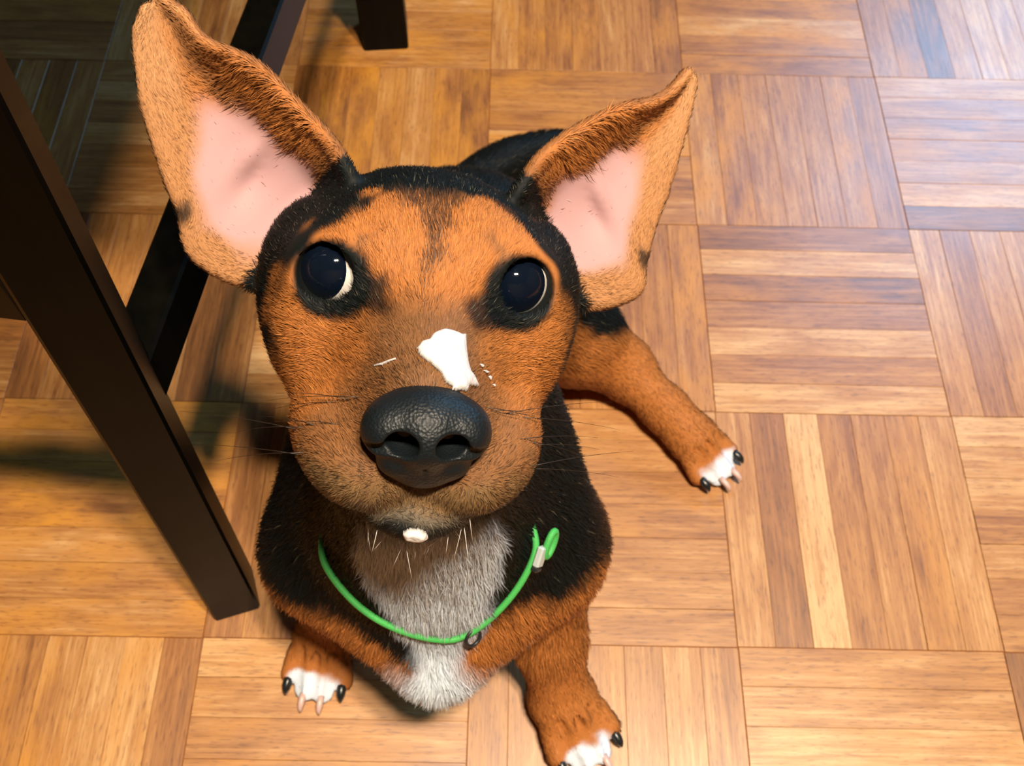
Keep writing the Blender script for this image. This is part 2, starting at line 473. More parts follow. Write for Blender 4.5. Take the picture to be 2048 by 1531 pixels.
# fore leg on the picture's right
cone((0.040, -0.468, 0.125), (0.046, -0.507, 0.050), 0.026, 0.0185, 0.02, 'T')
cone((0.046, -0.507, 0.050), (0.054, -0.530, 0.018), 0.0185, 0.0175, 0.012, 'T')
PAWS.append(paw(0.0565, -0.5335, 0.50, 1.08))
# fore leg on the picture's left
cone((-0.068, -0.462, 0.125), (-0.078, -0.480, 0.050), 0.026, 0.0175, 0.02, 'T')
cone((-0.078, -0.480, 0.050), (-0.086, -0.494, 0.018), 0.0175, 0.0165, 0.012, 'T')
PAWS.append(paw(-0.0885, -0.4985, -0.12, 0.98))
# hind leg sprawled to the picture's right
cone((0.022, -0.275, 0.075), (0.060, -0.296, 0.044), 0.048, 0.033, 0.02, 'T', (1, -.2, -.4))
cone((0.060, -0.296, 0.044), (0.098, -0.309, 0.024), 0.033, 0.0205, 0.015, 'T', (1, -.2, -.4))
cone((0.098, -0.309, 0.023), (0.128, -0.340, 0.018), 0.0180, 0.0140, 0.012, 'T')
cone((0.128, -0.340, 0.018), (0.143, -0.356, 0.015), 0.0140, 0.0140, 0.012, 'T')
PAWS.append(paw(0.1455, -0.3585, 0.72, 0.94))
# tucked hind leg behind the body
cone((-0.040, -0.275, 0.070), (-0.068, -0.330, 0.040), 0.046, 0.026, 0.02, 'B')
cone((-0.068, -0.330, 0.034), (-0.060, -0.372, 0.016), 0.022, 0.015, 0.012, 'T')
# tail lying on the floor
TAIL = spline([(-0.035, -0.205, 0.035), (-0.020, -0.160, 0.020), (0.006, -0.128, 0.017), (0.038, -0.104, 0.013), (0.074, -0.086, 0.009)], 17)
TR = np.interp(np.linspace(0, 1, 17), [0, .3, .6, .85, 1], [.020, .0165, .0155, .0105, .004])
for i in range(16):
    cone(TAIL[i], TAIL[i + 1], TR[i], TR[i + 1], 0.006, 'B')

# head: skull, brow, cheeks, muzzle, jaw
hell(0, -1.5, -4.2, 5.0, 4.1, 4.6, 0.02)
hell(0, -0.3, -2.6, 4.5, 2.75, 3.4, 0.02)
for sx in (-1, 1):
    hell(sx * 1.75, 0.55, -0.75, 2.0, 1.65, 1.8, 0.012)           # brow
    hell(sx * 3.55, -2.2, -1.3, 1.75, 2.5, 2.6, 0.015)            # cheek bone
    hell(sx * 4.2, -0.9, -3.0, 1.35, 2.2, 2.2, 0.012)             # temple
    hell(sx * 2.45, -4.65, 1.8, 1.72, 1.6, 3.0, 0.012)               # upper lip, back
    hell(sx * 1.55, -4.80, 4.15, 1.75, 1.45, 2.0, 0.010)           # upper lip, front
hcone((0, -1.7, -0.5), (0, -2.35, 4.9), 2.6, 1.35, 0.015)          # bridge
hcone((0, -3.2, 0.0), (0, -3.5, 4.0), 3.0, 1.80, 0.012)            # muzzle core
hcone((0, -5.3, -0.8), (0, -6.35, 4.6), 2.4, 0.85, 0.008, 'B')     # lower jaw
hell(0, -6.25, 3.6, 2.0, 0.85, 2.3, 0.006, 'B')
# mouth line
for sx in (-1, 1):
    pts = spline([(0, -6.1, 6.6), (sx * 1.3, -6.22, 5.9), (sx * 2.6, -6.15, 4.1), (sx * 3.6, -5.75, 1.9)], 8)
    for a, b in zip(pts[:-1], pts[1:]):
        hcone(a, b, 0.22, 0.22, 0.002, mode='-')
# eyes: bulging lids with an opening
EYES = []
for sx in (-1, 1):
    c = np.array([sx * 3.05, 0.02, -0.60])
    g = np.array([sx * 0.16, 0.10, 1.0]); g /= np.linalg.norm(g)
    EYES.append((c, g, sx))
    hell(*c, 1.50, 1.46, 1.46, 0.009)
    up = np.array([0, 1.0, 0]); up -= g * (up @ g); up /= np.linalg.norm(up); sd = np.cross(up, g)
    cc = c + g * 1.0
    hell(*cc, 1.10, 1.02, 1.1, 0.0016, mode='-', rot=np.stack([sd, up, g], 1))
    hcone(c + g * 1.25 - sd * sx * 0.5 - up * 0.1, c + g * 0.95 - sd * sx * 1.2 - up * 0.34, 0.28, 0.10, 0.002, mode='-')

# ears as thin curved sheets grown into the skull
LA = [(-2.78, 2.8, -2.8), (-3.43, 3.74, -2.99), (-4.24, 4.49, -3.18), (-5.04, 5.15, -3.37), (-5.92, 5.91, -3.56), (-6.86, 6.34, -3.74), (-7.71, 6.56, -3.93), (-8.21, 6.91, -4.12), (-8.6, 7.42, -4.31), (-9.2, 7.78, -4.5)]
LB = [(-5.47, -1.97, -4.4), (-7.22, -1.59, -4.42), (-8.39, -0.77, -4.44), (-8.69, 0.51, -4.47), (-9.18, 1.74, -4.49), (-9.6, 3.03, -4.51), (-9.95, 4.29, -4.53), (-10.15, 5.61, -4.56), (-10.22, 6.59, -4.58), (-9.96, 7.46, -4.6)]
RA = [(3.17, 2.7, -2.8), (3.82, 3.78, -3.1), (4.51, 4.46, -3.4), (5.23, 4.94, -3.7), (6.06, 5.43, -4.0), (7.0, 5.86, -4.3), (7.98, 6.12, -4.6), (8.67, 6.46, -4.9), (9.12, 6.89, -5.2), (9.42, 7.24, -5.5)]
RB = [(5.94, -1.61, -4.4), (7.19, -1.7, -4.53), (8.59, -1.08, -4.67), (8.66, 0.12, -4.8), (8.83, 1.4, -4.93), (9.2, 2.98, -5.07), (9.43, 4.42, -5.2), (9.61, 5.64, -5.33), (9.72, 6.56, -5.47), (9.74, 7.04, -5.6)]
EAR_S, EAR_T = 110, 70
def ear_sheet(A, Bq, dep):
    A = spline(A, EAR_S); Bq = spline(Bq, EAR_S)
    s = np.linspace(0, 1, EAR_S)[:, None]; t = np.linspace(0, 1, EAR_T)[None, :]
    # inner margin rolls forward, a deep trough beside it, a flat outer flap
    prof = -np.sin(np.pi * np.clip(t, 0, 1) ** 0.72) * (1.0 - 0.25 * t)
    depth = dep * (1 - s) ** 0.8 + 0.12
    roll = 0.30 * np.exp(-((t - 0.10) / 0.09) ** 2) * np.clip(1 - s * 0.8, 0, 1)
    P = A[:, None, :] * (1 - t[..., None]) + Bq[:, None, :] * t[..., None]
    P = P + (prof * depth + roll)[..., None] * np.array([0, 0, 1.0])
    # skin folds across the concha
    fold = 0.22 * np.exp(-((s - 0.30) / 0.025) ** 2) * np.exp(-((t - 0.42) / 0.16) ** 2) - 0.25 * np.exp(-((s - 0.22) / 0.05) ** 2) * np.exp(-((t - 0.5) / 0.16) ** 2)
    P[..., 2] += fold
    return P
EARS = []
for A, Bq, dep in ((LA, LB, 1.35), (RA, RB, 1.25)):
    P = ear_sheet(A, Bq, dep)
    W = (P.reshape(-1, 3) / 100.0) @ HM.T + E0
    kd = kdtree.KDTree(len(W))
    for i, w_ in enumerate(W): kd.insert(w_, i)
    kd.balance()
    EARS.append((W.reshape(EAR_S, EAR_T, 3), kd))
    sl = box_slices(W.min(0) - 0.012, W.max(0) + 0.012)
    X, Y, Z = coords(sl)
    sub = FLD[sl]
    # coarse rejection by head-local sheet position, then exact nearest sample
    G = np.stack(np.broadcast_arrays(X, Y, Z), -1).reshape(-1, 3)
    D = np.full(len(G), 0.08, np.float32)
    # coarse cell occupancy
    occ = set()
    q = np.floor((W - LO) / 0.008).astype(int)
    for dx in (-1, 0, 1):
        for dy in (-1, 0, 1):
            for dz in (-1, 0, 1):
                occ.update(map(tuple, np.unique(q + (dx, dy, dz), axis=0)))
    dims = np.ceil((HI - LO) / 0.008).astype(int) + 4
    O = np.zeros(dims, bool)
    for o_ in occ:
        if all(0 <= o_[i] < dims[i] for i in range(3)): O[o_] = True
    gq = np.clip(np.floor((G - LO) / 0.008).astype(int), 0, dims - 1)
    near = np.where(O[gq[:, 0], gq[:, 1], gq[:, 2]])[0]
    for i in near:
        _, idx, dist = kd.find(G[i])
        s_ = idx // EAR_T / (EAR_S - 1)
        D[i] = dist - (0.0030 - 0.0009 * s_)
    FLD[sl] = smin(sub, D.reshape(sub.shape), 0.005)

# flatten underneath
zz = (LO[2] + GH * np.arange(NZ)).astype(np.float32)[None, None, :]
FLD[:] = np.maximum(FLD, 0.0008 - zz)

def surface_nets(F, lo, h):
    ins = F < 0
    cnt = np.zeros(tuple(s - 1 for s in F.shape), np.int8)
    cor = [(i, j, k) for i in (0, 1) for j in (0, 1) for k in (0, 1)]
    nx, ny, nz = cnt.shape
    for i, j, k in cor: cnt += ins[i:i + nx, j:j + ny, k:k + nz]
    act = (cnt > 0) & (cnt < 8)
    I = np.argwhere(act); n = len(I)
    idx = np.full(cnt.shape, -1, np.int32); idx[act] = np.arange(n)
    val = {c: F[I[:, 0] + c[0], I[:, 1] + c[1], I[:, 2] + c[2]] for c in cor}
    acc = np.zeros((n, 3)); num = np.zeros(n)
    for a in cor:
        for ax in range(3):
            if a[ax] == 0:
                b = list(a); b[ax] = 1; b = tuple(b)
                va, vb = val[a], val[b]
                cr = (va < 0) != (vb < 0)
                t = np.where(cr, va / np.where(cr, va - vb, 1), 0)
                p = np.tile(np.array(a, float), (n, 1)); p[:, ax] = t
                acc[cr] += p[cr]; num[cr] += 1
    V = lo + h * (I + acc / num[:, None])
    Q = []
    for ax in range(3):
        s0 = [slice(None)] * 3; s1 = [slice(None)] * 3
        s0[ax] = slice(0, -1); s1[ax] = slice(1, None)
        a = ins[tuple(s0)]; b = ins[tuple(s1)]
        ch = np.argwhere(a != b)
        u, w = [(1, 2), (2, 0), (0, 1)][ax]
        ok = (ch[:, u] > 0) & (ch[:, w] > 0) & (ch[:, u] < idx.shape[u]) & (ch[:, w] < idx.shape[w])
        ch = ch[ok]
        def cell(du, dw):
            c = ch.copy(); c[:, u] -= du; c[:, w] -= dw
            return idx[c[:, 0], c[:, 1], c[:, 2]]
        q = np.stack([cell(1, 1), cell(0, 1), cell(0, 0), cell(1, 0)], 1)
        inn = a[ch[:, 0], ch[:, 1], ch[:, 2]]
        q = np.where(inn[:, None], q, q[:, ::-1])
        Q.append(q)
    Q = np.concatenate(Q)
    return V, Q[(Q >= 0).all(1)]

BV, BQ = surface_nets(FLD, LO, GH)
def smooth_mesh(V, Q, it=2, lam=0.5):
    e = np.concatenate([Q[:, [0, 1]], Q[:, [1, 2]], Q[:, [2, 3]], Q[:, [3, 0]]])
    for _ in range(it):
        S = np.zeros_like(V); n = np.zeros(len(V))
        for a, b in ((0, 1), (1, 0)):
            for k in range(3): S[:, k] += np.bincount(e[:, a], V[e[:, b], k], len(V))
            n += np.bincount(e[:, a], minlength=len(V))
        V = V + lam * (S / np.maximum(n, 1)[:, None] - V)
    return V
BV = smooth_mesh(BV, BQ, 2)
def vnormals(V, Q):
    n = np.cross(V[Q[:, 2]] - V[Q[:, 0]], V[Q[:, 3]] - V[Q[:, 1]])
    N = np.zeros_like(V)
    for k in range(4):
        for c in range(3): N[:, c] += np.bincount(Q[:, k], n[:, c], len(V))
    return N / (np.linalg.norm(N, axis=1)[:, None] + 1e-12)
BN = vnormals(BV, BQ)

# ------------------------------------------------------------------ coat colours and hair flow
PAL = {'T': np.array([0.43, 0.150, 0.036]), 'B': np.array([0.0042, 0.0062, 0.0064]), 'W': np.array([0.70, 0.78, 0.90]),
       'P': np.array([0.55, 0.345, 0.375]), 'D': np.array([0.16, 0.075, 0.030]), 'C': np.array([0.48, 0.255, 0.12]), 'G': np.array([0.12, 0.10, 0.075])}
n = len(BV)
wsum = np.zeros(n); C = np.zeros((n, 3)); FLOW = np.zeros((n, 3))
dmin = np.full(n, 1.0)
Ds = []
for fn, c, fl in PRIMS:
    d = fn(BV[:, 0], BV[:, 1], BV[:, 2]); Ds.append(d); dmin = np.minimum(dmin, d)
for d, (fn, c, fl) in zip(Ds, PRIMS):
    w = np.exp(-np.clip((d - dmin) / 0.004, 0, 30)); wsum += w
    C += w[:, None] * PAL[c]; fl = np.asarray(fl, float); FLOW += w[:, None] * (fl / (np.linalg.norm(fl) + 1e-9))
del Ds
C /= wsum[:, None]; FLOW /= wsum[:, None]
ALTP = np.zeros(n); ALTC = np.tile(PAL['B'], (n, 1))
LEN = np.full(n, 0.0075); DEN = np.ones(n); WID = np.full(n, 0.00042)
hp = to_head(BV)
PN = BV + 0.0022 * np.stack([noise3(BV, 260, i) for i in range(3)], 1)      # ragged edges
hpn = to_head(PN)
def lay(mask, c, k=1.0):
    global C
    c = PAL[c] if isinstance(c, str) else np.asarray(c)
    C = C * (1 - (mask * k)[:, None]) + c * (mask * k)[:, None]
def ball(c, r, soft=0.25, P=None):
    P = PN if P is None else P
    q = (P - np.asarray(c)) / np.asarray(r)
    return 1 - sstep(1 - soft, 1 + soft, np.linalg.norm(q, axis=1))

# which vertices belong to an ear sheet (and where on it)
earS = np.full(n, -1.0); earT = np.zeros(n); earF = np.zeros(n); earSide = np.zeros(n); EDIR = np.zeros((n, 3)); EAC = np.zeros((n, 3))
for side, (W, kd) in zip((-1, 1), EARS):
    lo_, hi_ = W.reshape(-1, 3).min(0) - .01, W.reshape(-1, 3).max(0) + .01
    cand = np.where(((BV > lo_) & (BV < hi_)).all(1))[0]
    Ts = np.gradient(W, axis=0); Tt = np.gradient(W, axis=1); Nn = np.cross(Ts, Tt); Nn /= np.linalg.norm(Nn, axis=2)[..., None] + 1e-12
    if (Nn.mean((0, 1)) @ HF_) < 0: Nn = -Nn
    for i in cand:
        co, idx, dist = kd.find(BV[i])
        if dist < 0.0046:
            a, b = idx // EAR_T, idx % EAR_T
            earS[i] = a / (EAR_S - 1); earT[i] = b / (EAR_T - 1); earSide[i] = side
            earF[i] = float(BN[i] @ Nn[a, b]); EDIR[i] = Ts[a, b] / (np.linalg.norm(Ts[a, b]) + 1e-9); EAC[i] = Tt[a, b] / (np.linalg.norm(Tt[a, b]) + 1e-9)
isear = earS > 0.06

l, u, f = hpn.T
al = np.abs(l)
headz = (hp[:, 2] > -9.5) & (hp[:, 1] > -7.2) & (np.abs(hp[:, 0]) < 7)
ishead = headz & (dmin < 1) & ~isear
# --- head markings
hz = ishead.astype(float)
Lb = np.interp(u, [-7, -5.2, -4, -2, -1, 0, .9, 1.53, 2.0, 2.42, 2.6, 2.8], [2.9, 3.9, 4.6, 5.0, 4.8, 4.5, 4.08, 3.55, 2.95, 2.2, 1.55, 0.0])
lay(hz * sstep(-0.25, 0.35, al - Lb) * sstep(-9.2, -8.0, f), 'B')
lay(hz * (1 - sstep(-4.4, -3.2, f)), 'B')
lay(hz * (1 - sstep(-1.45, -0.95, f)) * sstep(1.2, 1.8, u), 'B')
wedge = np.interp(u, [-0.5, 0.3, 1.0, 1.7, 2.2, 2.57], [0.03, 0.06, 0.12, 0.30, 0.52, 1.1])
mw = hz * (1 - sstep(-0.3, 0.45, al - wedge)) * sstep(-0.8, 0.8, u) * sstep(-1.7, -1.2, f); lay(mw, 'D', 0.5); ALTP = np.maximum(ALTP, mw * 0.85)
# dark muzzle mask
lay(hz * (1 - sstep(0.6, 1.25, np.sqrt((l / 1.9) ** 2 + ((u + 1.1) / 1.15) ** 2))) * sstep(1.2, 2.6, f), 'D', 0.75)
lay(hz * sstep(1.8, 4.0, f) * (1 - sstep(1.0, 2.3, al)), 'D', 0.62); lay(hz * sstep(2.2, 4.4, f), (0.22, 0.098, 0.038), 0.8); lay(hz * sstep(5.0, 6.0, f), 'D', 0.4); ALTP = np.maximum(ALTP, 0.25 * hz * sstep(3.8, 5.6, f))
lay(hz * sstep(3.2, 5.0, f) * (1 - sstep(-5.0, -4.0, u)), (0.19, 0.115, 0.050), 0.8); lay(hz * sstep(3.2, 5.0, f) * (1 - sstep(-6.0, -5.3, u)), 'G', 0.9)
lay(hz * (1 - sstep(-6.35, -5.95, u)) * sstep(-4, -2, f), 'B', 0.95)
for c, g, sx in EYES:
    q = hp - c
    lay(hz * (1 - sstep(1.22, 1.48, np.linalg.norm(q[:, :2] * (1, 1.05), axis=1))) * sstep(-1.5, -.5, hp[:, 2]), 'B')
    lay(hz * (1 - sstep(0.55, 1.15, np.sqrt(((hpn[:, 0] - sx * 1.95) / 0.95) ** 2 + ((hpn[:, 1] + 0.25) / 0.72) ** 2))) * sstep(-1, 0, f), 'B', 0.92)
    lay(hz * (1 - sstep(0.3, 1.0, np.sqrt(((hpn[:, 0] - sx * 2.2) / 0.55) ** 2 + ((hpn[:, 1] - 1.45) / 0.42) ** 2))), 'D', 0.6)
# --- trunk markings
lay(ball((0.060, -0.515, 0.118), (0.030, 0.036, 0.036), 0.18), 'T')
lay(ball((-0.095, -0.512, 0.108), (0.034, 0.036, 0.034), 0.18), 'T')
lay(ball((0.022, -0.545, 0.140), (0.042, 0.035, 0.030), 0.2), 'T')
lay(ball((-0.055, -0.540, 0.128), (0.044, 0.035, 0.026), 0.2), 'T')
# white throat and breast
TH = np.maximum(ball((-0.010, -0.545, 0.232), (0.032, 0.05, 0.050), 0.14), ball((-0.008, -0.545, 0.190), (0.021, 0.05, 0.030), 0.2)); lay(TH, 'W')
WT = ball((-0.011, -0.560, 0.160), (0.011, 0.05, 0.040), 0.4); lay(WT, 'W')
WB = np.maximum(ball((-0.012, -0.562, 0.128), (0.030, 0.03, 0.015), 0.4), ball((0.020, -0.540, 0.116), (0.030, 0.03, 0.010), 0.4)); lay(WB, 'W', 0.9)
# thigh saddle, feet
lay(ball((0.070, -0.270, 0.080), (0.050, 0.045, 0.050), 0.1), 'B')
for c, d, s, tips in PAWS:
    for (b, dd, rr, off) in tips:
        if abs(off) < 1: lay(ball(b + d * 0.002, (0.0115,) * 3, 0.3), 'W')
# --- ears
es = np.clip(earS, 0, 1); et = earT
front = isear & (earF > -0.15); back = isear & ~front
en = 0.05 * noise3(BV, 180, 3)
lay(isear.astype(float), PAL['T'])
tipd = front * sstep(0.45, 0.95, es + en) ; lay(tipd, (0.50, 0.235, 0.095), 0.8)
flap = front * sstep(0.42, 0.62, et + en); lay(flap, 'C', 0.62)
pk = front * (1 - sstep(0.7, 1.15, np.sqrt(((es - 0.24) / 0.30) ** 2 + ((et - 0.52 - en) / 0.36) ** 2))); lay(pk, 'P', 0.85)
tr = front * np.exp(-((et - 0.26 - en * .5) / 0.07) ** 2) * sstep(0.15, 0.45, es) * (1 - sstep(0.85, 1.0, es)); lay(tr, (0.20, 0.085, 0.035), 0.6)  # fold shade along the trough, painted into the coat colour
lay(front * (1 - sstep(0.0, 0.20, es)) * (1 - sstep(0.18, 0.3, et)), 'D', 0.8)  # shade of the fold at the ear base, painted dark brown
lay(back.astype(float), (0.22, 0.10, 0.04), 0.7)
pocket_shade = front * ball((0.335, 0.985, 0), (0.03, 0.06, 1), 0.5, np.stack([es, et, 0 * es], 1)); lay(pocket_shade, (0.03, 0.02, 0.015), 0.9)  # ear-edge notch is only a dark spot; its shade is painted in

# --- hair length, density, flow
LEN[ishead] = 0.0042; WID[ishead] = 0.00023
muz = ishead & (f > 2.5); LEN[muz] = 0.0028
LEN[isear] = 0.0026; DEN[isear] = 1.9; WID[isear] = 0.00026
inner = pk > 0.35; DEN[inner] = 0.03; LEN[inner] = 0.0022
rim = front & (et < 0.30) & (es < 0.55); LEN[rim] = 0.0058
LEN[(headz & (hp[:, 1] > 1.6) & (np.abs(hp[:, 0]) > 1.9) & (hp[:, 2] < -1.5)) & ~(front & (earS > 0.2))] = 0.0024
LEN[TH > .3] = 0.0120; LEN[WB > .3] = 0.0085
low = BV[:, 2] < 0.055; LEN[low & ~ishead] = 0.0034
for c_, d_, s_, t_ in PAWS: LEN[np.linalg.norm(BV - (c_ + d_ * 0.02), axis=1) < 0.024] = 0.0019
LEN[(BV[:, 1] > -0.20)] = 0.006
lidd = np.min([np.linalg.norm(hp - c, axis=1) for c, g, sx in EYES], 0)
DEN[ishead & (lidd < 1.70)] = 0.0; LEN[ishead] = np.minimum(LEN[ishead], np.interp(lidd[ishead], [1.65, 1.9, 2.5], [0.0014, 0.0028, 0.0042])); LEN[ishead & (lidd < 2.05) & (np.abs(hp[:, 0]) < 2.6)] = 0.0010
nose_near = ishead & (np.sqrt((hp[:, 0] / 1.75) ** 2 + ((hp[:, 1] + 2.95) / 1.55) ** 2) < 0.86) & (hp[:, 2] > 5.0); DEN[nose_near] = 0.0
DEN[TH > .3] *= 2.5; WID[TH > .3] = 0.00032; DEN[WB > .3] *= 1.5
DEN[ishead] *= 2.3; DEN[~ishead & ~isear] *= 0.55; DEN[front] *= 1.0
FLOW[ishead] = (-HF_)[None] + 0.35 * HU_[None] * sstep(-1.0, 1.0, hp[ishead, 1])[:, None] - 0.25 * HU_[None] * (1 - sstep(-5, -3, hp[ishead, 1]))[:, None] + 0.22 * HL_[None] * np.clip(hp[ishead, 0], -3, 3)[:, None] / 3
FLOW[isear] = EDIR[isear]
FLOW[rim] = EDIR[rim] * 0.3 + EAC[rim] * 1.0
FLOW[TH > .3] = np.array([0, -.15, -1.0])

dog = bpy.data.objects.new('dog', None); COL.objects.link(dog)
tag(dog, 'tan and black puppy with white chest and big upright ears, looking up', 'dog')

def coat_material(name, fur):
    mt, nt, b = new_mat(name)
    N, L = nt.nodes, nt.links
    a = N.new('ShaderNodeAttribute'); a.attribute_name = 'Col'
    L.new(a.outputs['Color'], b.inputs['Base Color'])
    b.inputs['Roughness'].default_value = 0.55 if fur else 0.65
    b.inputs['Specular IOR Level'].default_value = 0.20 if fur else 0.2
    if fur:
        v = N.new('ShaderNodeAttribute'); v.attribute_name = 'fn'
        L.new(v.outputs['Vector'], b.inputs['Normal'])
    return mt
SKIN = coat_material('skin_and_undercoat', False); FURM = coat_material('coat_hair', True)
bm_ = mesh_np('body', BV, BQ); set_col(bm_, C); bm_.materials.append(SKIN)
body = link('body', bm_, dog)

def make_fur(name, count, parent):
    T = np.concatenate([BQ[:, [0, 1, 2]], BQ[:, [0, 2, 3]]])
    ar = 0.5 * np.linalg.norm(np.cross(BV[T[:, 1]] - BV[T[:, 0]], BV[T[:, 2]] - BV[T[:, 0]]), axis=1)
    w = ar * DEN[T].mean(1); w[(BV[T[:, 0], 2] < 0.004)] = 0
    cs = np.cumsum(w); pick = np.searchsorted(cs, rng.uniform(0, cs[-1], count))
    r1 = np.sqrt(rng.uniform(size=count)); r2 = rng.uniform(size=count)
    bc = np.stack([1 - r1, r1 * (1 - r2), r1 * r2], 1)
    tri = T[pick]
    def ip(A): return (A[tri] * (bc[..., None] if A.ndim == 2 else bc)).sum(1)
    P = ip(BV); Nr = ip(BN); Nr /= np.linalg.norm(Nr, axis=1)[:, None]
    Fl = ip(FLOW) + rng.normal(size=(count, 3)) * 0.14
    # clumps that share a swirl
    for k in range(3): Fl[:, k] += 0.16 * noise3(P, 420, k)
    d = Fl - Nr * (Fl * Nr).sum(1)[:, None]; d /= np.linalg.norm(d, axis=1)[:, None] + 1e-9
    Ln = ip(LEN) * rng.uniform(0.65, 1.2, count); Wd = ip(WID) * rng.uniform(0.7, 1.3, count)
    th = rng.normal(0.42, 0.13, count).clip(0.1, 0.9)
    a1 = d * np.cos(th)[:, None] + Nr * np.sin(th)[:, None]
    a2 = d * np.cos(th * .35)[:, None] + Nr * np.sin(th * .35)[:, None]
    wv = np.cross(d, Nr); roll = rng.normal(0, 0.5, count)
    wv = wv * np.cos(roll)[:, None] + Nr * np.sin(roll)[:, None]
    wv *= (Wd * 0.5)[:, None]
    P0 = P - Nr * 0.0003; P1 = P0 + a1 * (Ln * .5)[:, None]; P2 = P1 + a2 * (Ln * .5)[:, None]
    V = np.stack([P0 - wv, P0 + wv, P1 - wv * .8, P1 + wv * .8, P2], 1).reshape(-1, 3)
    i0 = 5 * np.arange(count)
    Q = np.stack([i0, i0 + 1, i0 + 3, i0 + 2], 1); Tt = np.stack([i0 + 2, i0 + 3, i0 + 4], 1)
    me = mesh_np(name, V, Q, Tt)
    cc = ip(C)
    alt = rng.uniform(size=count) < ip(ALTP); cc[alt] = ip(ALTC)[alt] * 0.7 + cc[alt] * 0.3
    lum = cc.max(1)
    j = np.exp(rng.normal(0, 1.0, count) * np.where(lum > 0.6, 0.07, 0.20))
    # a few pale hairs in the black, darker roots and lighter tips on every hair
    fleck = (rng.uniform(size=count) < np.where(ip(WID) < 0.0003, 0.035, 0.009)) & (lum < 0.05)
    cc = cc * j[:, None]; cc[fleck] = (0.10, 0.085, 0.055)
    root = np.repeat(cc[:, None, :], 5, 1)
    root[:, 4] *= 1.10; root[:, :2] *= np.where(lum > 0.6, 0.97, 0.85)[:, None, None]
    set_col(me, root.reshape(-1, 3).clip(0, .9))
    fnv = Nr + rng.normal(size=(count, 3)) * 0.16 - d * 0.10
    fnv /= np.linalg.norm(fnv, axis=1)[:, None]
    at = me.attributes.new('fn', 'FLOAT_VECTOR', 'POINT')
    at.data.foreach_set('vector', np.repeat(fnv[:, None, :], 5, 1).astype(np.float32).ravel())
    me.materials.append(FURM)
    o = link(name, me, parent); o['kind'] = 'stuff'
    return o
fur = make_fur('fur', 430000, dog)

bvh = BVHTree.FromPolygons([tuple(v) for v in BV], [tuple(q) for q in BQ])

# ------------------------------------------------------------------ eyes
SCL = plain('eye_white', (0.80, 0.74, 0.68), 0.12, 0.5, coat=0.5)
IRIS = plain('dark_iris', (0.003, 0.006, 0.014), 0.05, 0.6, coat=1.0)
GAZE = {-1: np.array([-0.78, 0.18, 1.0]), 1: np.array([-0.02, 0.20, 1.0])}
for c, g, sx in EYES:
    R_ = 1.22
    g2 = GAZE[sx] / np.linalg.norm(GAZE[sx])
    up = np.array([0, 1.0, 0]); up -= g2 * (up @ g2); up /= np.linalg.norm(up); sd = np.cross(up, g2)
    def cap(th0, th1, rad, nr=20, ns=40):
        V = []; Q = []
        for i in range(nr + 1):
            th = th0 + (th1 - th0) * i / nr
            for k in range(ns):
                a = 2 * math.pi * k / ns
                p = c + rad * (g2 * math.cos(th) + math.sin(th) * (sd * math.cos(a) + up * math.sin(a)))
                V.append(H(*p))
        for i in range(nr):
            for k in range(ns):
                k2 = (k + 1) % ns
                Q.append((i * ns + k, (i + 1) * ns + k, (i + 1) * ns + k2, i * ns + k2))
        return V, Q, []
    eb = part('eyeball', cap(0.02, math.pi - 0.02, R_), SCL, dog, True)
    part('iris', cap(0.01, 0.98, R_ * 1.012), IRIS, eb, True)

# ------------------------------------------------------------------ nose leather
def local_sdf(prims, carves, lo, hi, h, name, mat, parent):
    lo = np.array(lo, float); hi = np.array(hi, float)
    nn = np.ceil((hi - lo) / h).astype(int)
    ax = [lo[i] + h * np.arange(nn[i]) for i in range(3)]
    X, Y, Z = ax[0][:, None, None], ax[1][None, :, None], ax[2][None, None, :]
    F = np.full(tuple(nn), 9.0)
    for fn, k in prims: F = smin(F, fn(X, Y, Z), k)
    for fn, k in carves: F = -smin(-F, fn(X, Y, Z), k)
    V, Q = surface_nets(F, lo, h); V = smooth_mesh(V, Q, 1)
    W = (V / 100) @ HM.T + E0
    me = mesh_np(name, W, Q); me.materials.append(mat)
    return link(name, me, parent)
I3 = np.eye(3)
NOSEM = plain('nose_leather', (0.006, 0.009, 0.011), 0.46, 0.30, bump=('voronoi', 1100, 0.35, 0.0005))
pr = [(ell_fn((0, -2.52, 6.05), (1.64, 1.05, 1.15), I3), .5), (ell_fn((0, -2.95, 6.25), (1.15, 1.0, 1.15), I3), .4), (ell_fn((0, -3.85, 5.9), (1.15, .85, .95), I3), .4)]
cv = []
for sx in (-1, 1):
    pr.append((ell_fn((sx * 1.12, -2.75, 6.25), (.80, .85, .90), I3), .3))
    pr.append((ell_fn((sx * .80, -3.75, 6.15), (.60, .50, .70), I3), .25))
    cv.append((ell_fn((sx * .72, -2.86, 7.15), (.50, .40, 1.12), I3), .10))
    cv.append((cone_fn((sx * .80, -2.98, 7.30), (sx * 1.80, -3.22, 6.65), .28, .16), .10))
cv.append((cone_fn((0, -3.6, 7.05), (0, -5.0, 6.6), .05, .07), .08))
local_sdf(pr, cv, (-2.5, -5.2, 4.6), (2.5, -0.8, 8.0), 0.06, 'nose', NOSEM, dog)

